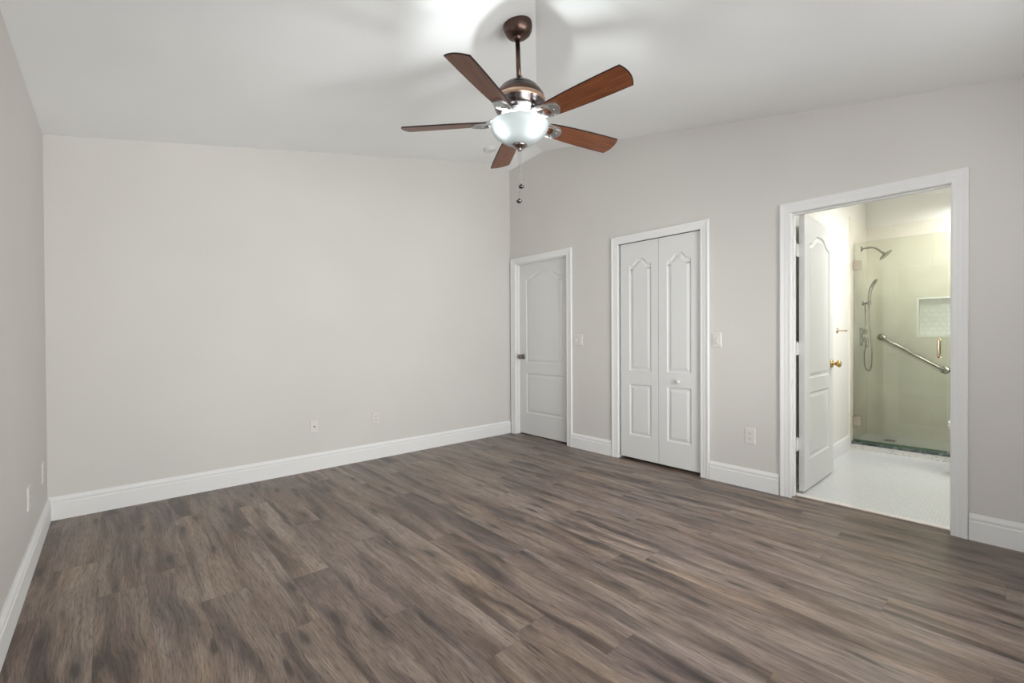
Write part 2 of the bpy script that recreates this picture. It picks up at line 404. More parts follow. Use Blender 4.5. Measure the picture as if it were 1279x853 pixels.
# ------------------------------------------------------------------ mesh helpers
class MB:
    """collects faces of one mesh; several materials by slot"""
    def __init__(self):
        self.v, self.f, self.mi, self.sm = [], [], [], []

    def add(self, verts, faces, mi=0, smooth=False):
        o = len(self.v)
        self.v += [tuple(p) for p in verts]
        for f in faces:
            self.f.append([o + i for i in f]); self.mi.append(mi); self.sm.append(smooth)

    def box(self, x0, x1, y0, y1, z0, z1, mi=0):
        v = [(x0, y0, z0), (x1, y0, z0), (x1, y1, z0), (x0, y1, z0), (x0, y0, z1), (x1, y0, z1), (x1, y1, z1), (x0, y1, z1)]
        self.add(v, [(0, 3, 2, 1), (4, 5, 6, 7), (0, 1, 5, 4), (1, 2, 6, 5), (2, 3, 7, 6), (3, 0, 4, 7)], mi)

    def bevel_box(self, x0, x1, y0, y1, z0, z1, r, axis='x', mi=0, seg=4):
        """box whose section across `axis` has rounded corners"""
        lo = {'x': (y0, y1, z0, z1), 'y': (x0, x1, z0, z1), 'z': (x0, x1, y0, y1)}[axis]
        a0, a1, b0, b1 = lo
        ring = []
        for cx, cy, t0 in ((a1 - r, b1 - r, 0), (a0 + r, b1 - r, PI / 2), (a0 + r, b0 + r, PI), (a1 - r, b0 + r, 1.5 * PI)):
            for k in range(seg + 1):
                t = t0 + k / seg * PI / 2
                ring.append((cx + r * math.cos(t), cy + r * math.sin(t)))
        e0, e1 = {'x': (x0, x1), 'y': (y0, y1), 'z': (z0, z1)}[axis]
        def P(a, b, e): return {'x': (e, a, b), 'y': (a, e, b), 'z': (a, b, e)}[axis]
        n = len(ring)
        v = [P(a, b, e0) for a, b in ring] + [P(a, b, e1) for a, b in ring]
        f = [(i, (i + 1) % n, n + (i + 1) % n, n + i) for i in range(n)] + [tuple(range(n - 1, -1, -1)), tuple(range(n, 2 * n))]
        self.add(v, f, mi)

    def lathe(self, prof, center=(0, 0, 0), axis='z', seg=40, mi=0, smooth=True, mat=None, cap=True):
        """prof: list of (radius, height)"""
        rings = []
        v = []
        for r, h in prof:
            for k in range(seg):
                t = 2 * PI * k / seg
                p = Vector((r * math.cos(t), r * math.sin(t), h))
                if axis == 'x': p = Vector((p.z, p.x, p.y))
                elif axis == 'y': p = Vector((p.y, p.z, p.x))
                if mat is not None: p = mat @ p
                v.append(p + Vector(center))
        f = []
        for i in range(len(prof) - 1):
            for k in range(seg):
                k2 = (k + 1) % seg
                f.append((i * seg + k, i * seg + k2, (i + 1) * seg + k2, (i + 1) * seg + k))
        self.add(v, f, mi, smooth)
        if cap:
            o = len(self.v) - len(v)
            for i, rev in ((0, True), (len(prof) - 1, False)):
                if prof[i][0] > 1e-6:
                    idx = [o + i * seg + k for k in range(seg)]
                    self.f.append(idx[::-1] if rev else idx); self.mi.append(mi); self.sm.append(False)

    def tube(self, pts, r, seg=10, mi=0, radii=None):
        pts = [Vector(p) for p in pts]
        n = len(pts)
        v = []
        prev = None
        for i, p in enumerate(pts):
            d = (pts[min(i + 1, n - 1)] - pts[max(i - 1, 0)]).normalized()
            if prev is None:
                ref = Vector((0, 0, 1)) if abs(d.z) < 0.9 else Vector((1, 0, 0))
                a = d.cross(ref).normalized()
            else:
                a = (prev - d * prev.dot(d)).normalized()
            prev = a
            b = d.cross(a)
            rr = radii[i] if radii else r
            for k in range(seg):
                t = 2 * PI * k / seg
                v.append(p + a * (rr * math.cos(t)) + b * (rr * math.sin(t)))
        f = []
        for i in range(n - 1):
            for k in range(seg):
                k2 = (k + 1) % seg
                f.append((i * seg + k, i * seg + k2, (i + 1) * seg + k2, (i + 1) * seg + k))
        self.add(v, f, mi, True)
        self.add([v[k] for k in range(seg)], [tuple(range(seg - 1, -1, -1))], mi)
        self.add([v[(n - 1) * seg + k] for k in range(seg)], [tuple(range(seg))], mi)

    def poly(self, loops, place, mi=0, flip=False):
        """filled polygon with holes; loops are lists of (u, v); place maps (u, v) -> xyz"""
        tri = tessellate_polygon([[Vector((u, v, 0)) for u, v in lp] for lp in loops])
        flat = [p for lp in loops for p in lp]
        o = len(self.v)
        self.v += [tuple(place(u, v)) for u, v in flat]
        for t in tri:
            a, b, c = (flat[i] for i in t)
            area = (b[0] - a[0]) * (c[1] - a[1]) - (b[1] - a[1]) * (c[0] - a[0])
            if abs(area) < 1e-12: continue
            ids = [o + i for i in t]
            if (area < 0) != flip: ids.reverse()
            self.f.append(ids); self.mi.append(mi); self.sm.append(False)

    def build(self, name, mats, parent=None, weld=True, bevel=0.0):
        me = bpy.data.meshes.new(name)
        me.from_pydata(self.v, [], self.f)
        if not isinstance(mats, (list, tuple)): mats = [mats]
        for m in mats: me.materials.append(m)
        for p, mi, s in zip(me.polygons, self.mi, self.sm):
            p.material_index = mi; p.use_smooth = s
        if weld:
            bm = bmesh.new(); bm.from_mesh(me)
            bmesh.ops.remove_doubles(bm, verts=bm.verts, dist=1e-5)
            bmesh.ops.recalc_face_normals(bm, faces=bm.faces)
            bm.to_mesh(me); bm.free()
        me.update()
        o = bpy.data.objects.new(name, me)
        scene.collection.objects.link(o)
        if parent is not None: o.parent = parent
        if bevel:
            b = o.modifiers.new('bevel', 'BEVEL'); b.width = bevel; b.segments = 2; b.limit_method = 'ANGLE'; b.angle_limit = math.radians(40)
        return o


def tag(o, label=None, cat=None, group=None, kind=None):
    if label: o['label'] = label
    if cat: o['category'] = cat
    if group: o['group'] = group
    if kind: o['kind'] = kind
    return o


def empty(name, loc=(0, 0, 0), rot=None):
    e = bpy.data.objects.new(name, None)
    e.empty_display_size = 0.1
    e.location = loc
    if rot: e.rotation_euler = rot
    scene.collection.objects.link(e)
    return e


def part_label(o, text):
    o['label'] = text
    return o


# ------------------------------------------------------------------ room shell
m = MB()
m.box(XL - 0.1, 3.6905, YF - 0.1, YB + 0.1, -0.05, 0.0)
tag(m.build('floor', M['floor']), 'grey-brown wood plank floor of the bedroom', 'floor', kind='structure')

# back wall: outline follows the rising ceiling
OPEN_TOP = 2.0245
m = MB()
out = [(XL, 0), (XR, 0), (XR, CPT[2]), (APT[0], APT[2]), (XL, plane_a(XL))]
m.poly([out], lambda u, v: (u, YB, v))
m.poly([out], lambda u, v: (u, YB + 0.1, v), flip=True)
n = len(out)
for i in range(n):
    a, b = out[i], out[(i + 1) % n]
    m.add([(a[0], YB, a[1]), (b[0], YB, b[1]), (b[0], YB + 0.1, b[1]), (a[0], YB + 0.1, a[1])], [(0, 1, 2, 3)])
tag(m.build('wall_back', M['wall']), 'blank beige wall facing the camera, with two small plates near its foot', 'wall', kind='structure')

m = MB()
loops = [[(YF - 0.1, 0), (YB + 0.1, 0), (YB + 0.1, plane_a(XL)), (YF - 0.1, plane_a(XL))]]
loops += [[(w[0], w[2]), (w[1], w[2]), (w[1], w[3]), (w[0], w[3])] for w in ADDED_LEFT_WINDOWS]
m.poly(loops, lambda u, v: (XL, u, v))
m.poly(loops, lambda u, v: (XL - 0.1, u, v), flip=True)
for lp in loops:
    for i in range(4):
        a, b = lp[i], lp[(i + 1) % 4]
        m.add([(XL, *a), (XL, *b), (XL - 0.1, *b), (XL - 0.1, *a)], [(0, 1, 2, 3)])
tag(m.build('wall_left', M['wall']), 'beige wall along the left edge of the view', 'wall', kind='structure')

# right wall with three door openings (y0, y1)
OPEN = [(3.172 - 0.011, 3.980 + 0.011), (1.729 - 0.011, 2.526 + 0.011), (0.262 - 0.011, 1.072 + 0.011)]
outline = [(YF, 0)]
for y0, y1 in sorted(OPEN):
    outline += [(y0, 0), (y0, OPEN_TOP), (y1, OPEN_TOP), (y1, 0)]
outline += [(YB, 0), (YB, CPT[2]), (BPT[1], BPT[2]), (YF, plane_b(YF))]
m = MB()
m.poly([outline], lambda u, v: (XR, u, v))
m.poly([outline], lambda u, v: (XBI, u, v), flip=True)
n = len(outline)
for i in range(n):
    a, b = outline[i], outline[(i + 1) % n]
    m.add([(XR, a[0], a[1]), (XR, b[0], b[1]), (XBI, b[0], b[1]), (XBI, a[0], a[1])], [(0, 1, 2, 3)])
tag(m.build('wall_right', M['wall']), 'beige wall on the right pierced by three doorways', 'wall', kind='structure')

# closet and hall behind the two closed doors, added unseen to stop light leaking under them
m = MB()
m.box(4.45, 4.55, 1.245, YB + 0.1, -0.05, 2.5); m.box(XBI, 4.55, YB, YB + 0.1, -0.05, 2.5)
m.box(XBI, 4.55, 2.80, 2.90, 0.0, 2.5); m.box(XBI, 4.55, 1.245, YB + 0.1, 2.5, 2.6)
tag(m.build('wall_closet', M['wall'], weld=False), 'walls of the closet and hall behind the closed doors', 'wall', kind='structure')
m = MB(); m.box(3.6905, 4.46, 1.245, YB + 0.05, -0.05, 0.0)
tag(m.build('floor_closet', M['floor']), 'plank floor continuing behind the closed doors', 'floor', kind='structure')

# front wall (behind the camera) with its added windows
m = MB()
loops = [[(XL, 0), (XBI, 0), (XBI, plane_b(YF)), (XL, plane_b(YF))]]
for wx0, wx1, wz0, wz1 in WINDOWS:
    loops.append([(wx0, wz0), (wx1, wz0), (wx1, wz1), (wx0, wz1)])
m.poly(loops, lambda u, v: (u, YF, v))
m.poly(loops, lambda u, v: (u, YF - 0.1, v), flip=True)
for wx0, wx1, wz0, wz1 in WINDOWS:
    q = [(wx0, wz0), (wx1, wz0), (wx1, wz1), (wx0, wz1)]
    for i in range(4):
        a, b = q[i], q[(i + 1) % 4]
        m.add([(a[0], YF, a[1]), (b[0], YF, b[1]), (b[0], YF - 0.1, b[1]), (a[0], YF - 0.1, a[1])], [(0, 1, 2, 3)])
tag(m.build('wall_front', M['wall']), 'beige wall behind the viewer with two added windows', 'wall', kind='structure')
for k, (wx0, wx1, wz0, wz1, wl, wr, wt) in enumerate([
        (*WINDOWS[0], ((WINDOWS[0][0] + WINDOWS[0][1]) / 2, YF - 0.05, WINDOWS[0][2]), 0.0, 'unseen white framed window added for light in the wall behind the viewer, nearer the left wall'),
        (*WINDOWS[1], ((WINDOWS[1][0] + WINDOWS[1][1]) / 2, YF - 0.05, WINDOWS[1][2]), 0.0, 'unseen white framed window added for light in the wall behind the viewer, nearer the bathroom'),
        (*ADDED_LEFT_WINDOWS[0], (XL - 0.05, sum(ADDED_LEFT_WINDOWS[0][:2]) / 2, ADDED_LEFT_WINDOWS[0][2]), PI / 2, 'unseen tall narrow white framed window added for light in the left wall beside the viewer'),
        (*ADDED_LEFT_WINDOWS[1], (XL - 0.05, sum(ADDED_LEFT_WINDOWS[1][:2]) / 2, ADDED_LEFT_WINDOWS[1][2]), PI / 2, 'unseen tall narrow white framed window added for light in the left wall ahead of the viewer')]):
    w = empty('window_%d' % (k + 1), wl, (0, 0, wr)); w['kind'] = 'structure'
    tag(w, wt, 'window')
    hw, hh, t = (wx1 - wx0) / 2, wz1 - wz0, 0.04
    m = MB()
    m.box(-hw, hw, -0.03, 0.03, 0, t); m.box(-hw, hw, -0.03, 0.03, hh - t, hh)
    m.box(-hw, -hw + t, -0.03, 0.03, t, hh - t); m.box(hw - t, hw, -0.03, 0.03, t, hh - t)
    m.box(-hw + t, hw - t, -0.025, 0.025, hh / 2 - 0.02, hh / 2 + 0.02)
    m.build('window_frame', M['trim'], w, weld=False)
    m = MB(); m.box(-hw + t, hw - t, -0.004, 0.004, t, hh / 2 - 0.02); m.build('pane', M['window_glass'], w)
    m = MB(); m.box(-hw + t, hw - t, -0.004, 0.004, hh / 2 + 0.02, hh - t); m.build('pane', M['window_glass'], w)

# ceiling: slope rising from the left wall, slope falling to the front wall, small piece in the far corner
m = MB()
x0, y0 = XL, YF
hx = x0; hy = hx + 0.015
v = [(XL, YF, plane_b(YF)), (XL, YB, plane_a(XL)), APT, HPT, BPT, (XR, YF, plane_b(YF)), CPT]
v[0] = (XL, YF, min(plane_a(XL), plane_b(YF)))
f = [(0, 1, 2, 3), (0, 3, 4, 5), (2, 6, 3), (6, 4, 3)]
top = [(p[0], p[1], p[2] + 0.10) for p in v]
m.add(v, f); m.add(top, [tuple(reversed(q)) for q in f])
rim = [0, 1, 2, 6, 4, 5]
for i in range(6):
    a, b = rim[i], rim[(i + 1) % 6]
    m.add([v[a], v[b], top[b], top[a]], [(0, 1, 2, 3)])
tag(m.build('ceiling', M['ceiling']), 'white sloped ceiling of the bedroom', 'ceiling', kind='structure')


# ------------------------------------------------------------------ baseboards
BB = [(0.0, 0.0), (0.0155, 0.0), (0.0155, 0.104), (0.0125, 0.109), (0.0125, 0.117), (0.0145, 0.121), (0.0130, 0.130), (0.0085, 0.139), (0.0055, 0.147), (0.0, 0.147)]


def baseboard(name, p0, p1, nrm, label, mat='trim'):
    p0, p1, nrm = Vector((*p0, 0)), Vector((*p1, 0)), Vector((*nrm, 0))
    k = len(BB)
    v = [p0 + nrm * t + Vector((0, 0, z)) for t, z in BB] + [p1 + nrm * t + Vector((0, 0, z)) for t, z in BB]
    m = MB()
    m.add(v, [(i, (i + 1) % k, k + (i + 1) % k, k + i) for i in range(k)] + [tuple(range(k)), tuple(range(2 * k - 1, k - 1, -1))])
    return tag(m.build(name, M[mat]), label, 'baseboard', kind='structure')


baseboard('baseboard_back', (XL, YB), (XR - 0.017, YB), (0, -1), 'long white baseboard along the wall facing the camera')
baseboard('baseboard_left', (XL, YF), (XL, YB - 0.0155), (1, 0), 'white baseboard along the left wall')
baseboard('baseboard_right', (XR, 2.600), (XR, 3.098), (-1, 0), 'short white baseboard between the corner door and the folding closet door')
baseboard('baseboard_right.001', (XR, 1.150), (XR, 1.652), (-1, 0), 'white baseboard between the folding closet door and the bathroom doorway')
baseboard('baseboard_right.002', (XR, YF), (XR, 0.188), (-1, 0), 'white baseboard right of the bathroom doorway')
baseboard('baseboard_front', (XL + 0.0155, YF), (XR - 0.0155, YF), (0, 1), 'white baseboard on the wall behind the viewer')

# ------------------------------------------------------------------ door casings and jambs
CAS = [(0.0, 0.0), (0.0, 0.010), (0.006, 0.0125), (0.014, 0.0115), (0.024, 0.0115), (0.032, 0.0135), (0.044, 0.0135), (0.054, 0.0165), (0.064, 0.0190), (0.070, 0.0175), (0.072, 0.010), (0.072, 0.0)]


def casing(name, ya, yb, top, label, depth=WT, stop=None):
    """ya < yb: inner edges of the casing; jamb lines the opening behind it"""
    m = MB()
    k = len(CAS)
    rings = []
    for fn in (lambda d: (yb + d, 0.0), lambda d: (yb + d, top + d), lambda d: (ya - d, top + d), lambda d: (ya - d, 0.0)):
        rings.append([(XR - t, *fn(d)) for d, t in CAS])
    v = [p for r in rings for p in r]
    f = []
    for s in range(3):
        for i in range(k):
            j = (i + 1) % k
            f.append((s * k + i, s * k + j, (s + 1) * k + j, (s + 1) * k + i))
    f += [tuple(range(k)), tuple(range(4 * k - 1, 3 * k - 1, -1))]
    m.add(v, f)
    JT = 0.018
    # jamb boards: set back 5 mm from the casing's inner edge
    r = 0.005
    m.box(XR + 0.0005, XR + depth, yb + r, yb + r + 0.012, 0, top + r)
    m.box(XR + 0.0005, XR + depth, ya - r - 0.012, ya - r, 0, top + r)
    m.box(XR + 0.0005, XR + depth, ya - r, yb + r, top + r - 0.0005, top + r + 0.012)
    if stop:
        s0, s1 = stop
        m.box(s0, s1, yb + r - 0.011, yb + r, 0, top + r - 0.011)
        m.box(s0, s1, ya - r, ya - r + 0.011, 0, top + r - 0.011)
        m.box(s0, s1, ya - r, yb + r, top + r - 0.011, top + r)
    return tag(m.build(name, M['trim'], weld=False), label, 'door frame', kind='structure')


CT = 2.010
casing('trim_1', 3.172, 3.980, CT, 'white moulded frame around the closed door in the far corner', stop=(XR + 0.030, XR + 0.061))
casing('trim_2', 1.729, 2.526, CT + 0.006, 'white moulded frame around the folding closet door')
casing('trim_3', 0.262, 1.072, CT, 'white moulded frame around the open bathroom doorway', stop=(XR + 0.045, XR + 0.075))


# ------------------------------------------------------------------ panel doors
def arch_panel(u0, u1, v0, v1, rise, seg=36, flat=0.10, pw=1.4):
    pts = [(u0, v0), (u1, v0)]
    w = u1 - u0
    for i in range(seg + 1):
        t = i / seg
        d = min(t, 1 - t)
        s = min(1.0, max(0.0, (d - flat) / (pw - flat)))
        s = 0.93 * (0.5 - 0.5 * math.cos(PI * s)) + 0.07 * math.sin(PI * t)
        pts.append((u1 - t * w, v1 + rise * s))
    return pts


def rect_panel(u0, u1, v0, v1):
    return [(u0, v0), (u1, v0), (u1, v1), (u0, v1)]


def inset(poly, d):
    n = len(poly); out = []
    for i in range(n):
        p0, p1, p2 = Vector(poly[i - 1]), Vector(poly[i]), Vector(poly[(i + 1) % n])
        e0 = (p1 - p0).normalized(); e1 = (p2 - p1).normalized()
        n0 = Vector((-e0.y, e0.x)); n1 = Vector((-e1.y, e1.x))
        b = n0 + n1
        den = max(0.3, 1 + n0.dot(n1))
        out.append(tuple(p1 + b * (d / den)))
    return out


PANEL_STEPS = [(0.0, 0.0), (0.004, -0.0055), (0.014, -0.0085), (0.020, -0.0075), (0.040, -0.0020), (0.044, -0.0020)]


def panel_slab(mb, width, height, thick, panels, place, sides=(1, -1)):
    """door leaf: u in 0..width, v in 0..height; place(u, v, w) -> xyz, w = 0 front face, w = -thick back"""
    rect = rect_panel(0, width, 0, height)
    for s in sides:
        def P(u, v, w, s=s):
            return place(u, v, w if s == 1 else -thick - w)
        mb.poly([rect] + [list(reversed(p)) for p in panels], lambda u, v: P(u, v, 0.0), flip=(s == -1))
        for p in panels:
            rings = [[P(u, v, h) for u, v in inset(p, d)] for d, h in PANEL_STEPS]
            n = len(p)
            for a, b in zip(rings[:-1], rings[1:]):
                for i in range(n):
                    j = (i + 1) % n
                    mb.add([a[i], a[j], b[j], b[i]], [(0, 1, 2, 3)])
            q = inset(p, PANEL_STEPS[-1][0])
            mb.poly([q], lambda u, v: P(u, v, PANEL_STEPS[-1][1]), flip=(s == -1))
    for i in range(4):
        a, b = rect[i], rect[(i + 1) % 4]
        mb.add([place(*a, 0), place(*b, 0), place(*b, -thick), place(*a, -thick)], [(0, 1, 2, 3)])


def round_knob(parent, loc, axis_mat, mat, name='door_knob', scale=1.0):
    k = MB()
    prof = [(0.033, 0.0), (0.033, 0.004), (0.029, 0.009), (0.014, 0.012), (0.0115, 0.020), (0.012, 0.030), (0.019, 0.036), (0.0265, 0.044), (0.0285, 0.052), (0.0265, 0.060), (0.019, 0.066), (0.0, 0.068)]
    k.lathe([(r * scale, h * scale) for r, h in prof], loc, mat=axis_mat, seg=28)
    return k.build(name, mat, parent)


TO_NEG_X = Matrix.Rotation(-PI / 2, 3, 'Y')      # +z -> -x
TO_NEG_Y = Matrix.Rotation(PI / 2, 3, 'X')       # +z -> -y
TO_POS_Y = Matrix.Rotation(-PI / 2, 3, 'X')
TO_POS_X = Matrix.Rotation(PI / 2, 3, 'Y')

# closed door in the far corner: front face at x = 3.651, u runs from the knob side (high y) to low y
DX = XR + 0.062
d1 = empty('door_1', (DX, 3.576, 0)); tag(d1, 'closed white two-panel door in the far corner', 'door', kind='structure')
W1, H1, Z1 = 0.806, 2.000, 0.012
mb = MB()
panel_slab(mb, W1, H1, 0.035, [arch_panel(0.118, W1 - 0.118, 0.836, 1.806, 0.080, flat=0.01, pw=0.36), rect_panel(0.118, W1 - 0.118, 0.248, 0.714)],
           lambda u, v, w: (-w, 0.403 - u, Z1 + v))
mb.build('door_panel', M['door'], d1)
part_label(round_knob(d1, (0, 0.403 - 0.060, 0.918), TO_NEG_X, M['knob_bronze']), 'round antique nickel knob')

# folding closet door: two leaves, front faces at x = 3.604
d2 = empty('door_2', (XR + 0.014, 2.116, 0)); tag(d2, 'white two-leaf folding closet door between the other two doorways', 'door', kind='structure')
LW, LH, LZ = 0.392, 1.988, 0.024
for k, yc in enumerate((0.394, -0.0015)):
    mb = MB()
    lo = 0.096 if k == 0 else 0.080
    hi = LW - 0.070 if k == 0 else LW - 0.094
    panel_slab(mb, LW, LH, 0.032, [arch_panel(lo, hi, 0.812, 1.780, 0.059, flat=0.10, pw=0.42), rect_panel(lo, hi, 0.212, 0.684)],
               lambda u, v, w, yc=yc: (-w, yc - u, LZ + v))
    leaf = mb.build('door_leaf', M['door'], d2)
    if k == 1:
        kn = MB()
        kn.lathe([(0.011, 0.0), (0.010, 0.012), (0.015, 0.018), (0.0185, 0.025), (0.017, 0.031), (0.009, 0.0345), (0.0, 0.035)], (0, 1.923 - 2.116, 0.762), mat=TO_NEG_X, seg=24)
        kn.build('door_knob', M['door'], leaf)
mb = MB()
mb.box(0.004, 0.030, -0.384, 0.408, CT - 0.0005 - 0.001, CT + 0.0075)
part_label(mb.build('door_track', M['steel_dark'], d2), 'dark metal track above the leaves')

# open bathroom door: hinged at the far jamb, swung in against the bathroom's left wall
d3 = empty('door_3', (3.754, 1.072, 0)); tag(d3, 'white two-panel door standing open into the bathroom', 'door', kind='structure')
W3, H3 = 0.756, 2.014
mb = MB()
panel_slab(mb, W3, H3, 0.035, [arch_panel(0.122, W3 - 0.112, 0.818, 1.822, 0.075, flat=0.05, pw=0.40), rect_panel(0.122, W3 - 0.112, 0.219, 0.712)],
           lambda u, v, w: (u, -0.035 - w, 0.012 + v))
slab3 = mb.build('door_panel', M['door'], d3)
part_label(round_knob(d3, (W3 - 0.056, -0.035, 0.914), TO_NEG_Y, M['brass']), 'polished brass knob')
for hz in (0.356, 1.052, 1.765):
    hb = MB()
    hb.bevel_box(-0.0635, -0.0003, -0.0035, -0.0005, hz - 0.045, hz + 0.045, 0.001, 'y')
    hb.lathe([(0.0065, -0.046), (0.0065, 0.046)], (-0.030, 0.003, hz), seg=14)
    hb.lathe([(0.004, 0.046), (0.0055, 0.049), (0.003, 0.053), (0.0, 0.054)], (-0.030, 0.003, hz), seg=14)
    hb.build('hinge', M['trim'], d3, weld=False)

# marble threshold
mb = MB(); mb.bevel_box(3.652, 3.698, 0.258, 1.0765, 0.0005, 0.010, 0.003, 'y')
tag(mb.build('trim_4', M['threshold']), 'thin pale marble threshold under the bathroom doorway', 'threshold', kind='structure')

# ------------------------------------------------------------------ bathroom and shower shell
BYL, BYR = 1.145, -0.300
XSB = 6.303
ZB = lambda y: 2.415 + SL * (y + 0.285)
mb = MB(); mb.box(3.690, 5.660, BYR - 0.1, BYL + 0.1, -0.05, 0.0)
tag(mb.build('floor_bathroom', M['bath_floor']), 'white mosaic tile floor of the bathroom', 'floor', kind='structure')
mb = MB(); mb.box(5.650, XSB + 0.1, BYR - 0.1, BYL + 0.1, -0.05, 0.060)
tag(mb.build('floor_shower', M['bath_floor']), 'white mosaic floor inside the shower', 'floor', kind='structure')
mb = MB(); mb.box(XBI, XSB + 0.12, BYL, BYL + 0.1, -0.05, ZB(BYL) + 0.05)
tag(mb.build('wall_bathroom_left', M['bath_wall']), 'cream wall behind the open bathroom door', 'wall', kind='structure')
mb = MB(); mb.box(XBI, XSB + 0.12, BYR - 0.1, BYR, -0.05, ZB(BYR) + 0.05)
tag(mb.build('wall_bathroom_right', M['bath_wall']), 'cream bathroom wall hidden right of the doorway', 'wall', kind='structure')
wb = empty('window_5', (4.62, BYR + 0.0003, 0.66))  # added behind the bathroom fill lamp; its pane lets no light through
tag(wb, 'unseen white framed window with opaque pane, added around the fill lamp in the bathroom', 'window', kind='structure')
mb = MB()
for b0 in ((-0.31, 0.31, 0.0, 0.05), (-0.31, 0.31, 1.23, 1.28), (-0.31, -0.26, 0.05, 1.23), (0.26, 0.31, 0.05, 1.23)):
    mb.box(b0[0], b0[1], 0.0, 0.03, b0[2], b0[3])
mb.build('window_frame', M['trim'], wb, weld=False)
mb = MB(); mb.box(-0.26, 0.26, 0.004, 0.010, 0.05, 1.23); mb.build('pane', M['porcelain'], wb)
mb = MB()
cz = [(BYR - 0.02, ZB(BYR - 0.02)), (BYL + 0.02, ZB(BYL + 0.02))]
vv = []
for x in (XBI - 0.02, XSB + 0.12):
    for dz in (0, 0.1):
        vv += [(x, cz[0][0], cz[0][1] + dz), (x, cz[1][0], cz[1][1] + dz)]
mb.add(vv, [(0, 1, 5, 4), (2, 6, 7, 3), (0, 2, 3, 1), (4, 5, 7, 6), (0, 4, 6, 2), (1, 3, 7, 5)])
tag(mb.build('ceiling_bathroom', M['ceiling']), 'sloped white ceiling over bathroom and shower', 'ceiling', kind='structure')
# back wall: drywall above, tile below with the niche cut in
TT = 2.340
mb = MB(); mb.box(XSB + 0.010, XSB + 0.12, BYR - 0.05, BYL + 0.05, TT - 0.1, ZB(BYL) + 0.05)
tag(mb.build('wall_shower', M['bath_wall']), 'cream painted wall strip above the shower tile', 'wall', kind='structure')
NY0, NY1, NZ0, NZ1 = 0.322, 0.703, 1.144, 1.520
mb = MB()
mb.poly([[(BYR, -0.05), (BYL, -0.05), (BYL, TT), (BYR, TT)], [(NY0, NZ0), (NY0, NZ1), (NY1, NZ1), (NY1, NZ0)]], lambda u, v: (XSB, u, v))
mb.add([(XSB, BYR, TT), (XSB, BYL, TT), (XSB + 0.012, BYL, TT), (XSB + 0.012, BYR, TT)], [(0, 1, 2, 3)])
mb.add([(XSB + 0.12, BYR, -0.05), (XSB + 0.12, BYL, -0.05), (XSB + 0.12, BYL, TT), (XSB + 0.12, BYR, TT)], [(0, 1, 2, 3)])
tag(mb.build('wall_shower_back', M['tile_y'], weld=False), 'cream tiled back wall of the shower', 'wall', kind='structure')
mb = MB(); ND = 0.09
mb.add([(XSB + ND, NY0, NZ0), (XSB + ND, NY1, NZ0), (XSB + ND, NY1, NZ1), (XSB + ND, NY0, NZ1)], [(0, 1, 2, 3)], 0)
q = [(NY0, NZ0), (NY1, NZ0), (NY1, NZ1), (NY0, NZ1)]
for i in range(4):
    a, b = q[i], q[(i + 1) % 4]
    mb.add([(XSB, *a), (XSB, *b), (XSB + ND, *b), (XSB + ND, *a)], [(0, 1, 2, 3)], 0 if i == 0 else 1)
w_ = 0.016
for y0, y1, z0, z1 in ((NY0 - w_, NY1 + w_, NZ1, NZ1 + w_), (NY0 - w_, NY1 + w_, NZ0 - w_, NZ0), (NY1, NY1 + w_, NZ0, NZ1), (NY0 - w_, NY0, NZ0, NZ1)):
    mb.box(XSB - 0.004, XSB + 0.002, y0, y1, z0, z1, 2)
tag(mb.build('trim_5', [M['niche_tile'], M['tile_x'], M['porcelain']], weld=False), 'white framed niche with hexagon tiles in the shower wall', 'shower niche', kind='structure')
# side wall tile, 12 mm proud of the painted wall
mb = MB(); mb.box(5.545, XSB, BYL - 0.012, BYL - 0.0003, 0.0, TT)
tag(mb.build('wall_shower_left', M['tile_x']), 'cream tiled side wall of the shower carrying the shower fittings', 'wall', kind='structure')
mb = MB(); mb.box(5.545, XSB, BYR + 0.0003, BYR + 0.012, 0.0, TT)
tag(mb.build('wall_shower_right', M['tile_x']), 'cream tiled shower wall hidden on the right', 'wall', kind='structure')
# curb
mb = MB()
mb.box(5.606, 5.715, BYR + 0.012, BYL - 0.012, 0.0, 0.052, 0)
mb.bevel_box(5.600, 5.722, BYR + 0.012, BYL - 0.012, 0.052, 0.078, 0.006, 'y', 1)
tag(mb.build('trim_6', [M['curb_tile'], M['green_marble']], weld=False), 'low shower curb of pale stone topped with dark green marble', 'shower curb', kind='structure')
baseboard('baseboard_bathroom', (XBI, BYL), (5.545, BYL), (0, -1), 'white baseboard along the bathroom wall behind the open door')

# ------------------------------------------------------------------ ceiling fan
FX, FY = 1.654, 1.793
fan = empty('ceiling_fan', (FX, FY, 2.835))
tag(fan, 'bronze five-blade ceiling fan with a lit frosted glass bowl', 'ceiling fan')
Z0 = 2.835          # local z = world z - Z0
# canopy: tilted to sit on the slope
CAN = Vector((CAM_R.x, CAM_R.y, 0)).normalized() * -0.009; CAN.z = CAN.x * SL
tilt = Matrix.Rotation(-math.atan(SL), 3, 'Y')
mb = MB()
mb.lathe([(0.0, 0.004), (0.072, 0.004), (0.077, -0.004), (0.078, -0.016), (0.0765, -0.030), (0.071, -0.048), (0.061, -0.063), (0.048, -0.072), (0.032, -0.076), (0.0, -0.077)], CAN, mat=tilt, seg=48)
mb.build('canopy', M['bronze'], fan)
mb = MB()
mb.lathe([(0.0, -0.050), (0.020, -0.054), (0.027, -0.068), (0.026, -0.084), (0.016, -0.092), (0.0125, -0.095)], CAN, seg=24)
mb.tube([CAN + Vector((0, 0, -0.08)), CAN * 0.2 + Vector((0, 0, -0.325))], 0.0125, seg=20)
mb.build('downrod', M['bronze'], fan)


def zl(z): return z - Z0


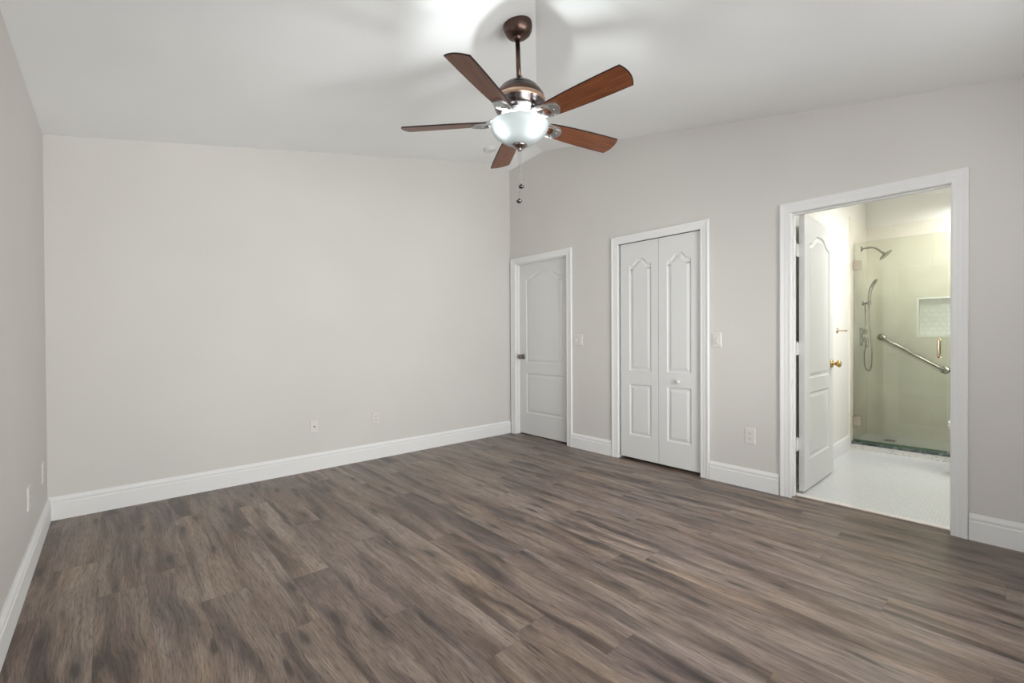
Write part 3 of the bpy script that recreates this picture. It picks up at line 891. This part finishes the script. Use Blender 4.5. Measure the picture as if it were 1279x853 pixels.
mb = MB()
prof = [(0.0, 2.548), (0.016, 2.548), (0.022, 2.535), (0.030, 2.522), (0.050, 2.513), (0.078, 2.500), (0.102, 2.482), (0.118, 2.462), (0.126, 2.446)]
mb.lathe([(r, zl(z)) for r, z in prof], seg=56, mi=0, cap=False)
mb.lathe([(0.126, zl(2.446)), (0.132, zl(2.440)), (0.137, zl(2.424)), (0.1375, zl(2.419))], seg=56, mi=4, cap=False)
mb.lathe([(0.1375, zl(2.419)), (0.1405, zl(2.415)), (0.1405, zl(2.399)), (0.1375, zl(2.395))], seg=56, mi=1, cap=False)
mb.lathe([(0.1375, zl(2.395)), (0.134, zl(2.378)), (0.124, zl(2.360)), (0.110, zl(2.349)), (0.100, zl(2.346))], seg=56, mi=2, cap=False)
mb.lathe([(0.100, zl(2.346)), (0.094, zl(2.338)), (0.076, zl(2.334)), (0.060, zl(2.333))], seg=56, mi=3, cap=False)
motor = mb.build('motor_housing', [M['steel_dark'], M['copper'], M['steel_dark'], M['satin_nickel'], M['bronze']], fan)
mb = MB()
mb.lathe([(0.060, zl(2.336)), (0.066, zl(2.330)), (0.066, zl(2.302)), (0.060, zl(2.297)), (0.020, zl(2.296)), (0.014, zl(2.290)), (0.010, zl(2.200)), (0.010, zl(2.172))], seg=40)
part_label(mb.build('light_fitter', M['nickel'], fan), 'nickel collar and stem of the light')

# bowl: thin frosted shell with a rolled lip
mb = MB()
bowl_prof = [(0.150, 2.288), (0.1565, 2.286), (0.1580, 2.281), (0.1535, 2.266), (0.144, 2.249), (0.130, 2.232), (0.111, 2.216), (0.089, 2.202), (0.066, 2.1915), (0.042, 2.184), (0.022, 2.180), (0.012, 2.1795)]
mb.lathe([(r, zl(z)) for r, z in bowl_prof], seg=64, cap=False)
part_label(mb.build('light_bowl', M['bowl'], fan), 'glowing frosted glass bowl')
mb = MB()
mb.lathe([(0.0, zl(2.186)), (0.030, zl(2.1855)), (0.040, zl(2.181)), (0.0405, zl(2.177)), (0.034, zl(2.170)), (0.020, zl(2.163)), (0.011, zl(2.160)), (0.012, zl(2.155)), (0.009, zl(2.149)), (0.0, zl(2.147))], seg=36)
part_label(mb.build('finial', M['knob_bronze'], fan), 'dark metal finial under the bowl')

# bulbs inside the bowl: one left, one right as seen from the doorless corner
RV = Vector((CAM_R.x, CAM_R.y, 0)).normalized(); FV = Vector((CAM_F.x, CAM_F.y, 0)).normalized()
for off in (RV * -0.070 + FV * -0.048, RV * 0.058 + FV * -0.060):
    bz = zl(2.242)
    d = off.normalized()
    mb = MB()
    ax = (d * 0.9 + Vector((0, 0, -0.25))).normalized()
    rot = ax.to_track_quat('Z', 'Y').to_matrix()
    mb.lathe([(0.0, -0.018), (0.010, -0.016), (0.016, -0.006), (0.018, 0.003), (0.014, 0.013), (0.0, 0.018)], off + Vector((0, 0, bz)), mat=rot, seg=18)
    mb.build('bulb', M['bulb'], fan)
    mb = MB()
    mb.lathe([(0.012, -0.058), (0.014, -0.050), (0.013, -0.017)], off + Vector((0, 0, bz)), mat=rot, seg=18)
    mb.build('lamp_socket', M['porcelain'], fan)
    ld = bpy.data.lights.new('bulb_light', 'POINT'); ld.energy = BULB_POWER; ld.color = BULB_COLOR; ld.shadow_soft_size = 0.012
    lo = bpy.data.objects.new('bulb_light', ld); scene.collection.objects.link(lo)
    lo.parent = fan; lo.location = off + Vector((0, 0, bz)) + ax * 0.026 + Vector((0, 0, 0.006))

# blades
BT0, BPIT = math.radians(-156.476), -0.263
ZBL = zl(2.304)


def blade_outline():
    """plan outline: x along the radius (0.165..0.655), y across"""
    stations = [(0.168, 0.036), (0.176, 0.044), (0.200, 0.0505), (0.260, 0.0560), (0.340, 0.0610), (0.430, 0.0645), (0.520, 0.0665), (0.600, 0.0670), (0.636, 0.0668)]
    up = [(x, w) for x, w in stations]
    tip = []
    for i in range(1, 10):
        t = i / 10
        yy = 0.0668 * (1 - 2 * t)
        tip.append((0.636 + 0.019 * (1 - (1 - 2 * t) ** 2), yy))
    dn = [(x, -w) for x, w in reversed(stations)]
    return up + tip + dn


BO = blade_outline()
TH = 0.0035
for k in range(5):
    ang = BT0 + k * 2 * PI / 5
    rt = Matrix.Rotation(ang, 4, 'Z')
    e_pit = Matrix.Rotation(BPIT, 4, 'X')
    mw = Matrix.Translation((0, 0, ZBL)) @ rt @ e_pit
    if k == 0:
        mb = MB()
        n = len(BO)
        ctr = (0.40, 0.0)
        ins = inset(list(reversed(BO)), 0.0035); ins = list(reversed(ins))
        mb.poly([ins], lambda u, v: (u, v, -TH), mi=0, flip=True)
        mb.poly([ins], lambda u, v: (u, v, TH), mi=0)
        for i in range(n):
            j = (i + 1) % n
            a, b = BO[i], BO[j]; c, d = ins[i], ins[j]
            mb.add([(*a, -TH * .55), (*b, -TH * .55), (*b, TH * .55), (*a, TH * .55)], [(0, 1, 2, 3)], 1)
            mb.add([(*a, -TH * .55), (*b, -TH * .55), (*d, -TH), (*c, -TH)], [(0, 1, 2, 3)], 1)
            mb.add([(*a, TH * .55), (*b, TH * .55), (*d, TH), (*c, TH)], [(0, 1, 2, 3)], 1)
        blade = mb.build('blade', [M['blade'], M['blade_edge']], fan)
        # bracket: a tongue under the blade, open loop between two arms, root at the motor
        bk = MB()
        oz = -TH - 0.0065
        outer, inner = [], []
        NS = 18
        for i in range(NS + 1):            # rounded tongue end
            t = -PI / 2 + PI * i / NS
            outer.append((0.226 + 0.038 * math.cos(t), 0.0415 * math.sin(t)))
        outer += [(0.195, 0.0435), (0.165, 0.0425), (0.135, 0.037), (0.105, 0.028), (0.085, 0.024), (0.085, -0.024), (0.105, -0.028), (0.135, -0.037), (0.165, -0.0425), (0.195, -0.0435)]
        for i in range(NS + 1):
            t = -PI / 2 + PI * i / NS
            inner.append((0.196 + 0.014 * math.cos(t), 0.026 * math.sin(t)))
        inner += [(0.165, 0.0255), (0.130, 0.016), (0.118, 0.008), (0.118, -0.008), (0.130, -0.016), (0.165, -0.0255)]

        def bz_(u):                      # arms rise from the blade plane to the motor's underside
            t = min(1.0, max(0.0, (0.185 - u) / 0.085))
            return oz + 0.030 * t * t * (3 - 2 * t)
        loops = [outer, list(reversed(inner))]
        bk.poly(loops, lambda u, v: (u, v, bz_(u) - 0.004), flip=True)
        bk.poly(loops, lambda u, v: (u, v, bz_(u) + 0.006))
        for lp in (outer, inner):
            for i in range(len(lp)):
                a, b = lp[i], lp[(i + 1) % len(lp)]
                bk.add([(*a, bz_(a[0]) - 0.004), (*b, bz_(b[0]) - 0.004), (*b, bz_(b[0]) + 0.006), (*a, bz_(a[0]) + 0.006)], [(0, 1, 2, 3)])
        for sx, sy in ((0.232, 0.0), (0.216, 0.031), (0.216, -0.031)):
            bk.lathe([(0.0055, oz - 0.0035), (0.0055, oz - 0.006), (0.003, oz - 0.0075), (0.0, oz - 0.0078)], (sx, sy, 0), seg=12)
        brk = bk.build('blade_bracket', M['satin_nickel'], blade)
        blade.matrix_local = mw
    else:
        b2 = blade.copy(); b2.parent = fan; scene.collection.objects.link(b2)
        b2.matrix_local = mw
        c2 = brk.copy(); c2.parent = b2; scene.collection.objects.link(c2)

# pull chains
for (cx, cy, zf, nm) in ((0.004, -0.006, 1.958, 'pull_chain'), (-0.003, 0.004, 1.881, 'pull_chain')):
    mb = MB()
    z = zl(2.152)
    mb.tube([(cx, cy, z), (cx, cy, zl(zf) + 0.012)], 0.0008, seg=6)
    zz = z
    while zz > zl(zf) + 0.013:
        mb.lathe([(0.0, -0.0015), (0.0016, 0.0), (0.0, 0.0015)], (cx, cy, zz), seg=6)
        zz -= 0.0042
    ch = mb.build(nm, M['nickel'], fan, weld=False)
    mb = MB()
    mb.lathe([(0.0, 0.014), (0.004, 0.013), (0.0045, 0.009), (0.012, 0.005), (0.0165, 0.0), (0.0145, -0.006), (0.007, -0.011), (0.0, -0.012)], (cx, cy, zl(zf)), seg=24)
    mb.build('chain_fob', M['steel_dark'], ch)

# ------------------------------------------------------------------ smoke detector on the left slope
sd = empty('smoke_detector', (2.915, 3.600, plane_a(2.915)), (0, -math.atan(SL), 0))
tag(sd, 'round white smoke detector on the ceiling beyond the fan', 'smoke detector')
mb = MB(); mb.lathe([(0.0, 0.001), (0.068, 0.001), (0.070, -0.006), (0.070, -0.012), (0.066, -0.014)], seg=40, cap=False); mb.build('mounting_base', M['detector'], sd)
mb = MB(); mb.lathe([(0.066, -0.0135), (0.064, -0.022), (0.058, -0.034), (0.050, -0.038), (0.018, -0.040), (0.0, -0.040)], seg=40, cap=False)
mb.lathe([(0.010, -0.0395), (0.010, -0.042), (0.0, -0.0425)], (0.03, 0.01, 0), seg=16); mb.build('detector_cover', M['detector'], sd, weld=False)


# ------------------------------------------------------------------ switches and outlets
def plate(name, loc, rotz, kind, label, cat, wide=0.072, high=0.116):
    """local: plate lies in x-z, front faces -y"""
    e = empty(name, loc, (0, 0, rotz))
    tag(e, label, cat)
    p = MB()
    w, h = wide / 2, high / 2
    t1, t2, iw = 0.0022, 0.0055, 0.005
    v = []
    for (ww, hh, y) in ((w, h, 0.0), (w, h, -t1), (w - iw, h - iw, -t2)):
        v += [(-ww, y, -hh), (ww, y, -hh), (ww, y, hh), (-ww, y, hh)]
    f = [(0, 1, 2, 3), (8, 9, 10, 11)]
    for s in (0, 4):
        for i in range(4):
            j = (i + 1) % 4
            f.append((s + i, s + j, s + 4 + j, s + 4 + i))
    p.add(v, f)
    p.build('cover_plate', M['plastic'], e)

    def rocker(cx):
        r = MB()
        r.add([(cx - 0.0165, -t2 + 0.001, -0.033), (cx + 0.0165, -t2 + 0.001, -0.033), (cx + 0.0165, -t2 + 0.001, 0.033), (cx - 0.0165, -t2 + 0.001, 0.033),
               (cx - 0.0150, -t2 - 0.0045, -0.031), (cx + 0.0150, -t2 - 0.0045, -0.031), (cx + 0.0150, -t2 - 0.0015, 0.031), (cx - 0.0150, -t2 - 0.0015, 0.031)],
              [(0, 1, 2, 3), (4, 5, 6, 7), (0, 1, 5, 4), (1, 2, 6, 5), (2, 3, 7, 6), (3, 0, 4, 7)])
        r.build('rocker', M['plastic'], e)

    def toggle(cx):
        r = MB()
        r.add([(cx - 0.005, -t2 + 0.001, -0.012), (cx + 0.005, -t2 + 0.001, -0.012), (cx + 0.005, -t2 + 0.001, 0.012), (cx - 0.005, -t2 + 0.001, 0.012),
               (cx - 0.004, -t2 - 0.013, -0.013), (cx + 0.004, -t2 - 0.013, -0.013), (cx + 0.004, -t2 - 0.010, -0.004), (cx - 0.004, -t2 - 0.010, -0.004)],
              [(0, 1, 2, 3), (4, 5, 6, 7), (0, 1, 5, 4), (1, 2, 6, 5), (2, 3, 7, 6), (3, 0, 4, 7)])
        r.build('toggle', M['plastic'], e)

    def duplex():
        for cz in (0.0195, -0.0195):
            r = MB()
            r.bevel_box(-0.0170, 0.0170, -t2 - 0.0012, -t2 + 0.001, cz - 0.0140, cz + 0.0140, 0.010, 'y')
            s = r.build('socket', M['plastic'], e)
            r = MB()
            r.box(-0.0078, -0.0054, -t2 - 0.0016, -t2 - 0.0010, cz - 0.001, cz + 0.008)
            r.box(0.0054, 0.0078, -t2 - 0.0016, -t2 - 0.0010, cz, cz + 0.007)
            r.lathe([(0.0026, 0.0), (0.0026, 0.0006)], (0, -t2 - 0.0010, cz - 0.007), mat=TO_NEG_Y, seg=12)
            r.build('slots', M['dark_slot'], s, weld=False)
    if kind == 'double_switch':
        toggle(-0.023); rocker(0.023)
    elif kind == 'slide_switch':
        rocker(0.0); toggle(0.0)
    elif kind == 'outlet':
        duplex()
    elif kind == 'jack':
        r = MB()
        r.lathe([(0.0065, 0.0), (0.0065, 0.003), (0.0048, 0.003), (0.0048, 0.010), (0.0, 0.010)], (0, -t2 + 0.0005, 0), mat=TO_NEG_Y, seg=16)
        part_label(r.build('cable_connector', M['knob_bronze'], e), 'small dark cable connector')
    zs = (0.048, -0.048) if kind in ('slide_switch',) else ((0.042, -0.042) if kind != 'outlet' else (0.0,))
    if kind == 'double_switch':
        pts = [(-0.023, 0.030), (-0.023, -0.030), (0.023, 0.048), (0.023, -0.048)]
    else:
        pts = [(0.0, z) for z in zs]
    for cx, cz in pts:
        r = MB(); r.lathe([(0.0032, 0.0), (0.0030, 0.0010), (0.0, 0.0014)], (cx, -t2 + 0.0003, cz), mat=TO_NEG_Y, seg=12)
        r.build('screw', M['plastic'], e)
    return e


RZR = -PI / 2        # faces -x (right wall)
RZL = PI / 2         # faces +x (left wall)
plate('light_switch', (XR - 0.0003, 3.016, 1.117), RZR, 'double_switch', 'double light switch plate beside the closed corner door', 'light switch', wide=0.117, high=0.117)
plate('light_switch.001', (XR - 0.0003, 1.597, 1.117), RZR, 'slide_switch', 'single light switch plate between closet door and bathroom doorway', 'light switch', wide=0.076, high=0.118)
plate('wall_outlet', (XR - 0.0003, 1.348, 0.393), RZR, 'outlet', 'wall outlet low between closet door and bathroom doorway', 'outlet', wide=0.076, high=0.120)
plate('wall_outlet.001', (1.872, YB - 0.0003, 0.384), 0.0, 'outlet', 'wall outlet low on the back wall, nearer the corner door', 'outlet')
plate('cable_jack', (1.308, YB - 0.0003, 0.381), 0.0, 'jack', 'cable jack plate with a dark centre connector on the back wall', 'wall jack')
plate('wall_outlet.002', (XL + 0.0003, 3.204, 0.376), RZL, 'outlet', 'outlet plate on the left wall, nearer the camera', 'outlet')
plate('wall_outlet.003', (XL + 0.0003, 3.805, 0.366), RZL, 'outlet', 'outlet plate on the left wall, close to the back corner', 'outlet')

# ------------------------------------------------------------------ shower glass
GX = 5.655
GT = 2.085
GYH, GYL = 1.122, 0.436          # hinge side, latch side of the door
gd = empty('shower_door', (GX, (GYH + GYL) / 2, 0.092))
tag(gd, 'frameless clear glass shower door with square hinges and vertical handle', 'shower door')
hy = (GYH - GYL) / 2
mb = MB()
v = []
G2 = 0.005
mb.box(-G2, G2, -hy, hy, 0.0, GT - 0.092, 0)
for p_i in range(len(mb.f)):
    pass
glass = mb.build('glass_panel', M['shower_glass'], gd)
for hz in (0.282, 1.857):
    hb = MB()
    hb.bevel_box(-0.018, 0.018, hy - 0.058, hy + 0.009, hz - 0.092 - 0.045, hz - 0.092 + 0.045, 0.006, 'x')
    hb.bevel_box(-0.021, 0.021, hy - 0.030, hy - 0.006, hz - 0.092 - 0.030, hz - 0.092 + 0.030, 0.004, 'x')
    hg = hb.build('hinge', M['hinge_metal'], gd, weld=False)
hb = MB()
yy = -hy + 0.056
for s in (-1, 1):
    pts = [(s * 0.005, yy, 0.945 - 0.092), (s * 0.030, yy, 0.945 - 0.092), (s * 0.040, yy, 0.952 - 0.092), (s * 0.042, yy, 0.965 - 0.092), (s * 0.042, yy, 1.085 - 0.092), (s * 0.040, yy, 1.098 - 0.092), (s * 0.030, yy, 1.105 - 0.092), (s * 0.005, yy, 1.105 - 0.092)]
    hb.tube(pts, 0.0095, seg=14)
    for z in (0.945, 1.105):
        hb.lathe([(0.016, 0.0), (0.016, 0.004)], (s * 0.005 if s > 0 else -0.009, yy, z - 0.092), axis='x', seg=18)
part_label(hb.build('door_handle', M['handle_brass'], gd, weld=False), 'vertical warm nickel pull handle')
hb = MB(); hb.box(-0.006, 0.006, -hy, hy, -0.0125, 0.0015)
part_label(hb.build('door_sweep', M['glass_edge'], gd), 'clear sweep along the bottom edge')

fg = empty('glass_partition', (GX, (BYR + 0.012 + GYL - 0.006) / 2, 0.080))
tag(fg, 'fixed clear glass panel right of the shower door handle, by the doorway edge', 'glass panel')
h2 = (GYL - 0.006 - (BYR + 0.0135)) / 2
mb = MB(); mb.box(-G2, G2, -h2, h2, 0.0, GT - 0.080); mb.build('glass_panel', M['shower_glass'], fg)
mb = MB(); mb.box(-0.012, 0.012, -h2 + 0.02, -h2 + 0.07, -0.001, 0.05); mb.build('clamp', M['handle_brass'], fg)

# ------------------------------------------------------------------ shower fittings on the tiled side wall
WY = BYL - 0.012
sh = empty('overhead_shower', (6.02, WY, 2.073))
tag(sh, 'wall-mounted shower head on a bent chrome arm', 'shower head')
mb = MB()
mb.lathe([(0.030, 0.0), (0.030, 0.004), (0.022, 0.008), (0.012, 0.010)], mat=TO_NEG_Y, seg=28)
arm = [(0, -0.008, 0), (0, -0.05, 0.004), (0, -0.085, 0.004), (0, -0.112, -0.004), (0, -0.135, -0.020), (0, -0.158, -0.044), (0, -0.182, -0.068)]
mb.tube(arm, 0.0095, seg=14)
mb.build('shower_arm', M['shower_metal'], sh, weld=False)
mb = MB()
hd = Vector((0, -0.68, -0.73)).normalized()
rot = hd.to_track_quat('Z', 'Y').to_matrix()
mb.lathe([(0.012, -0.030), (0.014, -0.018), (0.018, -0.010), (0.030, -0.004), (0.060, 0.000), (0.066, 0.003), (0.066, 0.010), (0.060, 0.012), (0.0, 0.012)], Vector((0, -0.200, -0.086)), mat=rot, seg=36)
mb.build('spray_head', M['shower_metal'], sh)

hs = empty('hand_shower', (6.08, WY, 1.493))
tag(hs, 'hand shower in its wall holder with a hanging hose', 'hand shower')
mb = MB()
mb.lathe([(0.024, 0.0), (0.024, 0.005), (0.016, 0.010), (0.010, 0.014), (0.010, 0.045)], mat=TO_NEG_Y, seg=24)
mb.bevel_box(-0.016, 0.016, -0.074, -0.040, -0.016, 0.018, 0.005, 'z')
mb.build('holder', M['shower_metal'], hs, weld=False)
mb = MB()
pts = [(0, -0.058, -0.030), (0, -0.059, 0.020), (0, -0.062, 0.080), (0, -0.066, 0.130), (0, -0.076, 0.165), (0, -0.092, 0.205), (0, -0.112, 0.245)]
mb.tube(pts, 0.012, seg=14, radii=[0.009, 0.012, 0.0125, 0.013, 0.015, 0.016, 0.012])
# spray paddle with its face turned towards the shower floor
for i in range(1):
    d = Vector((0, -0.45, 0.893)).normalized(); nrm = Vector((0, -0.893, -0.45)).normalized()
    c = Vector((0, -0.094, 0.208)) + nrm * 0.006
    a = Vector((1, 0, 0))
    ring0, ring1 = [], []
    for k in range(24):
        t = 2 * PI * k / 24
        p = c + d * (0.052 * math.cos(t)) + a * (0.026 * math.sin(t))
        ring0.append(p - nrm * 0.008); ring1.append(p + nrm * 0.010)
    mb.add(ring0 + ring1, [(k, (k + 1) % 24, 24 + (k + 1) % 24, 24 + k) for k in range(24)] + [tuple(range(23, -1, -1)), tuple(range(24, 48))])
mb.build('spray_wand', M['shower_metal'], hs, weld=False)


def bez(p0, p1, p2, p3, n=16):
    p0, p1, p2, p3 = map(Vector, (p0, p1, p2, p3))
    return [p0 * (1 - t) ** 3 + p1 * 3 * t * (1 - t) ** 2 + p2 * 3 * t * t * (1 - t) + p3 * t ** 3 for t in (i / n for i in range(n + 1))]


hose = bez((0, -0.058, -0.030), (0, -0.056, -0.25), (0, -0.080, -0.42), (0, -0.082, -0.56), 18)
hose += bez((0, -0.082, -0.56), (0, -0.080, -0.70), (0, -0.070, -0.725), (0, -0.052, -0.725), 12)[1:]
hose += bez((0, -0.052, -0.725), (0, -0.020, -0.725), (-0.01, -0.010, -0.62), (-0.02, -0.026, -0.50), 14)[1:]
hose += bez((-0.02, -0.026, -0.50), (-0.02, -0.034, -0.44), (-0.01, -0.030, -0.20), (0, -0.022, -0.012), 14)[1:]
mb = MB(); mb.tube(hose, 0.0062, seg=10)
part_label(mb.build('hose', M['shower_metal'], hs), 'looped flexible metal hose')

sv = empty('shower_valve', (6.00, WY, 1.133))
tag(sv, 'square shower valve with lever below the hand shower', 'shower valve')
mb = MB(); mb.bevel_box(-0.052, 0.052, -0.010, 0.0, -0.095, 0.095, 0.008, 'y'); mb.build('valve_plate', M['shower_metal'], sv)
mb = MB(); mb.bevel_box(-0.024, 0.024, -0.050, -0.0098, 0.030, 0.078, 0.005, 'y'); mb.build('diverter_knob', M['shower_metal'], sv)
mb = MB()
mb.bevel_box(-0.026, 0.026, -0.052, -0.0098, -0.060, -0.008, 0.005, 'y')
mb.bevel_box(-0.010, 0.010, -0.066, -0.050, -0.110, -0.012, 0.004, 'z')
mb.build('lever', M['shower_metal'], sv, weld=False)

# grab bar on the back tile wall, sloping down to the right
gb = empty('grab_bar', (XSB, 0.755, 0.96))
tag(gb, 'slanted metal grab bar on the back wall of the shower', 'grab bar')
e0 = Vector((0, 1.007 - 0.755, 1.128 - 0.96)); e1 = Vector((0, 0.500 - 0.755, 0.794 - 0.96))
dv = (e1 - e0).normalized(); off = Vector((-0.046, 0, 0))
mb = MB()
pts = [e0 + Vector((-0.004, 0, 0)), e0 + Vector((-0.028, 0, 0)), e0 + Vector((-0.040, 0, 0)) + dv * 0.006, e0 + off + dv * 0.020, e1 + off - dv * 0.020, e1 + Vector((-0.040, 0, 0)) - dv * 0.006, e1 + Vector((-0.028, 0, 0)), e1 + Vector((-0.004, 0, 0))]
mb.tube(pts, 0.0165, seg=18)
mb.build('bar', M['nickel'], gb)
for e in (e0, e1):
    mb = MB(); mb.lathe([(0.039, 0.0), (0.039, 0.006), (0.034, 0.011), (0.018, 0.013)], e, mat=TO_NEG_X, seg=32)
    mb.build('flange', M['nickel'], gb)

dr = empty('shower_drain', (5.99, 0.885, 0.060))
tag(dr, 'small square metal drain in the shower floor behind the curb', 'drain')
mb = MB(); mb.bevel_box(-0.055, 0.055, -0.045, 0.045, 0.0003, 0.004, 0.004, 'z'); mb.build('drain_frame', M['knob_bronze'], dr)
mb = MB()
for i in range(5):
    mb.box(-0.042, 0.042, -0.034 + i * 0.0145, -0.026 + i * 0.0145, 0.0038, 0.0046)
mb.build('drain_slots', M['dark_slot'], dr, weld=False)

# robe hook on the cream wall just past the open door
rh = empty('robe_hook', (5.10, BYL, 1.193))
tag(rh, 'small brass robe hook on the bathroom wall beyond the open door', 'robe hook')
mb = MB(); mb.lathe([(0.026, 0.0), (0.026, 0.004), (0.020, 0.009), (0.009, 0.011)], mat=TO_NEG_Y, seg=26); mb.build('rosette', M['handle_brass'], rh)
mb = MB(); mb.tube([(0, -0.009, 0), (0, -0.035, -0.001), (0, -0.068, 0)], 0.0055, seg=12)
mb.lathe([(0.0, -0.010), (0.008, -0.007), (0.0105, 0.0), (0.008, 0.007), (0.0, 0.010)], (0, -0.072, 0), axis='y', seg=18)
mb.build('peg', M['handle_brass'], rh, weld=False)

# ------------------------------------------------------------------ toilet, only its rounded front shows past the jamb
tl = empty('toilet', (5.10, BYR + 0.012, 0.0))
tag(tl, 'white toilet whose rounded front peeks past the right edge of the doorway', 'toilet')


def oval(cx, y0, y1, w, n=36, sq=2.3):
    """egg ring: y0 back, y1 front; blunter at the back"""
    pts = []
    yc = y0 + (y1 - y0) * 0.42
    for k in range(n):
        t = 2 * PI * k / n
        c, s = math.cos(t), math.sin(t)
        x = w * math.copysign(abs(c) ** (2 / sq), c)
        y = yc + (y1 - yc) * s if s > 0 else yc + (yc - y0) * math.copysign(abs(s) ** (2 / 3.2), s)
        pts.append((cx + x, y))
    return pts


def loft(mb, rings, cap0=True, cap1=True):
    n = len(rings[0])
    v = [p for r in rings for p in r]
    f = []
    for i in range(len(rings) - 1):
        for k in range(n):
            f.append((i * n + k, i * n + (k + 1) % n, (i + 1) * n + (k + 1) % n, (i + 1) * n + k))
    mb.add(v, f, 0, True)
    if cap0: mb.add(rings[0], [tuple(range(n - 1, -1, -1))])
    if cap1: mb.add(rings[-1], [tuple(range(n))])


mb = MB()
tip = 0.390 - (BYR + 0.012)
rings = []
for z, y0, y1, w in ((0.0, 0.14, tip - 0.14, 0.115), (0.03, 0.14, tip - 0.145, 0.112), (0.12, 0.15, tip - 0.13, 0.108), (0.22, 0.15, tip - 0.085, 0.128), (0.31, 0.14, tip - 0.035, 0.165), (0.37, 0.13, tip - 0.012, 0.182), (0.405, 0.13, tip - 0.006, 0.184)):
    rings.append([(x, y, z) for x, y in oval(0, y0, y1, w)])
loft(mb, rings)
mb.build('bowl', M['porcelain'], tl)
mb = MB()
loft(mb, [[(x, y, z) for x, y in oval(0, 0.20, tip + d, w)] for z, d, w in ((0.405, -0.004, 0.184), (0.409, 0.0, 0.188), (0.421, 0.0, 0.188), (0.425, -0.004, 0.184))])
mb.build('seat', M['porcelain'], tl)
mb = MB()
loft(mb, [[(x, y, z) for x, y in oval(0, 0.20, tip + d, w)] for z, d, w in ((0.4275, -0.006, 0.182), (0.431, 0.0, 0.188), (0.444, -0.002, 0.186), (0.450, -0.014, 0.174))])
mb.build('lid', M['porcelain'], tl)
mb = MB(); mb.bevel_box(-0.205, 0.205, 0.004, 0.195, 0.385, 0.740, 0.035, 'z'); mb.bevel_box(-0.075, 0.075, 0.03, 0.22, 0.30, 0.390, 0.02, 'z'); mb.build('tank', M['porcelain'], tl, weld=False)
mb = MB(); mb.bevel_box(-0.214, 0.214, 0.001, 0.203, 0.740, 0.772, 0.038, 'z'); mb.build('tank_lid', M['porcelain'], tl)
mb = MB(); mb.tube([(-0.15, 0.195, 0.67), (-0.15, 0.212, 0.67), (-0.11, 0.216, 0.664)], 0.007, seg=10); mb.build('flush_lever', M['nickel'], tl)
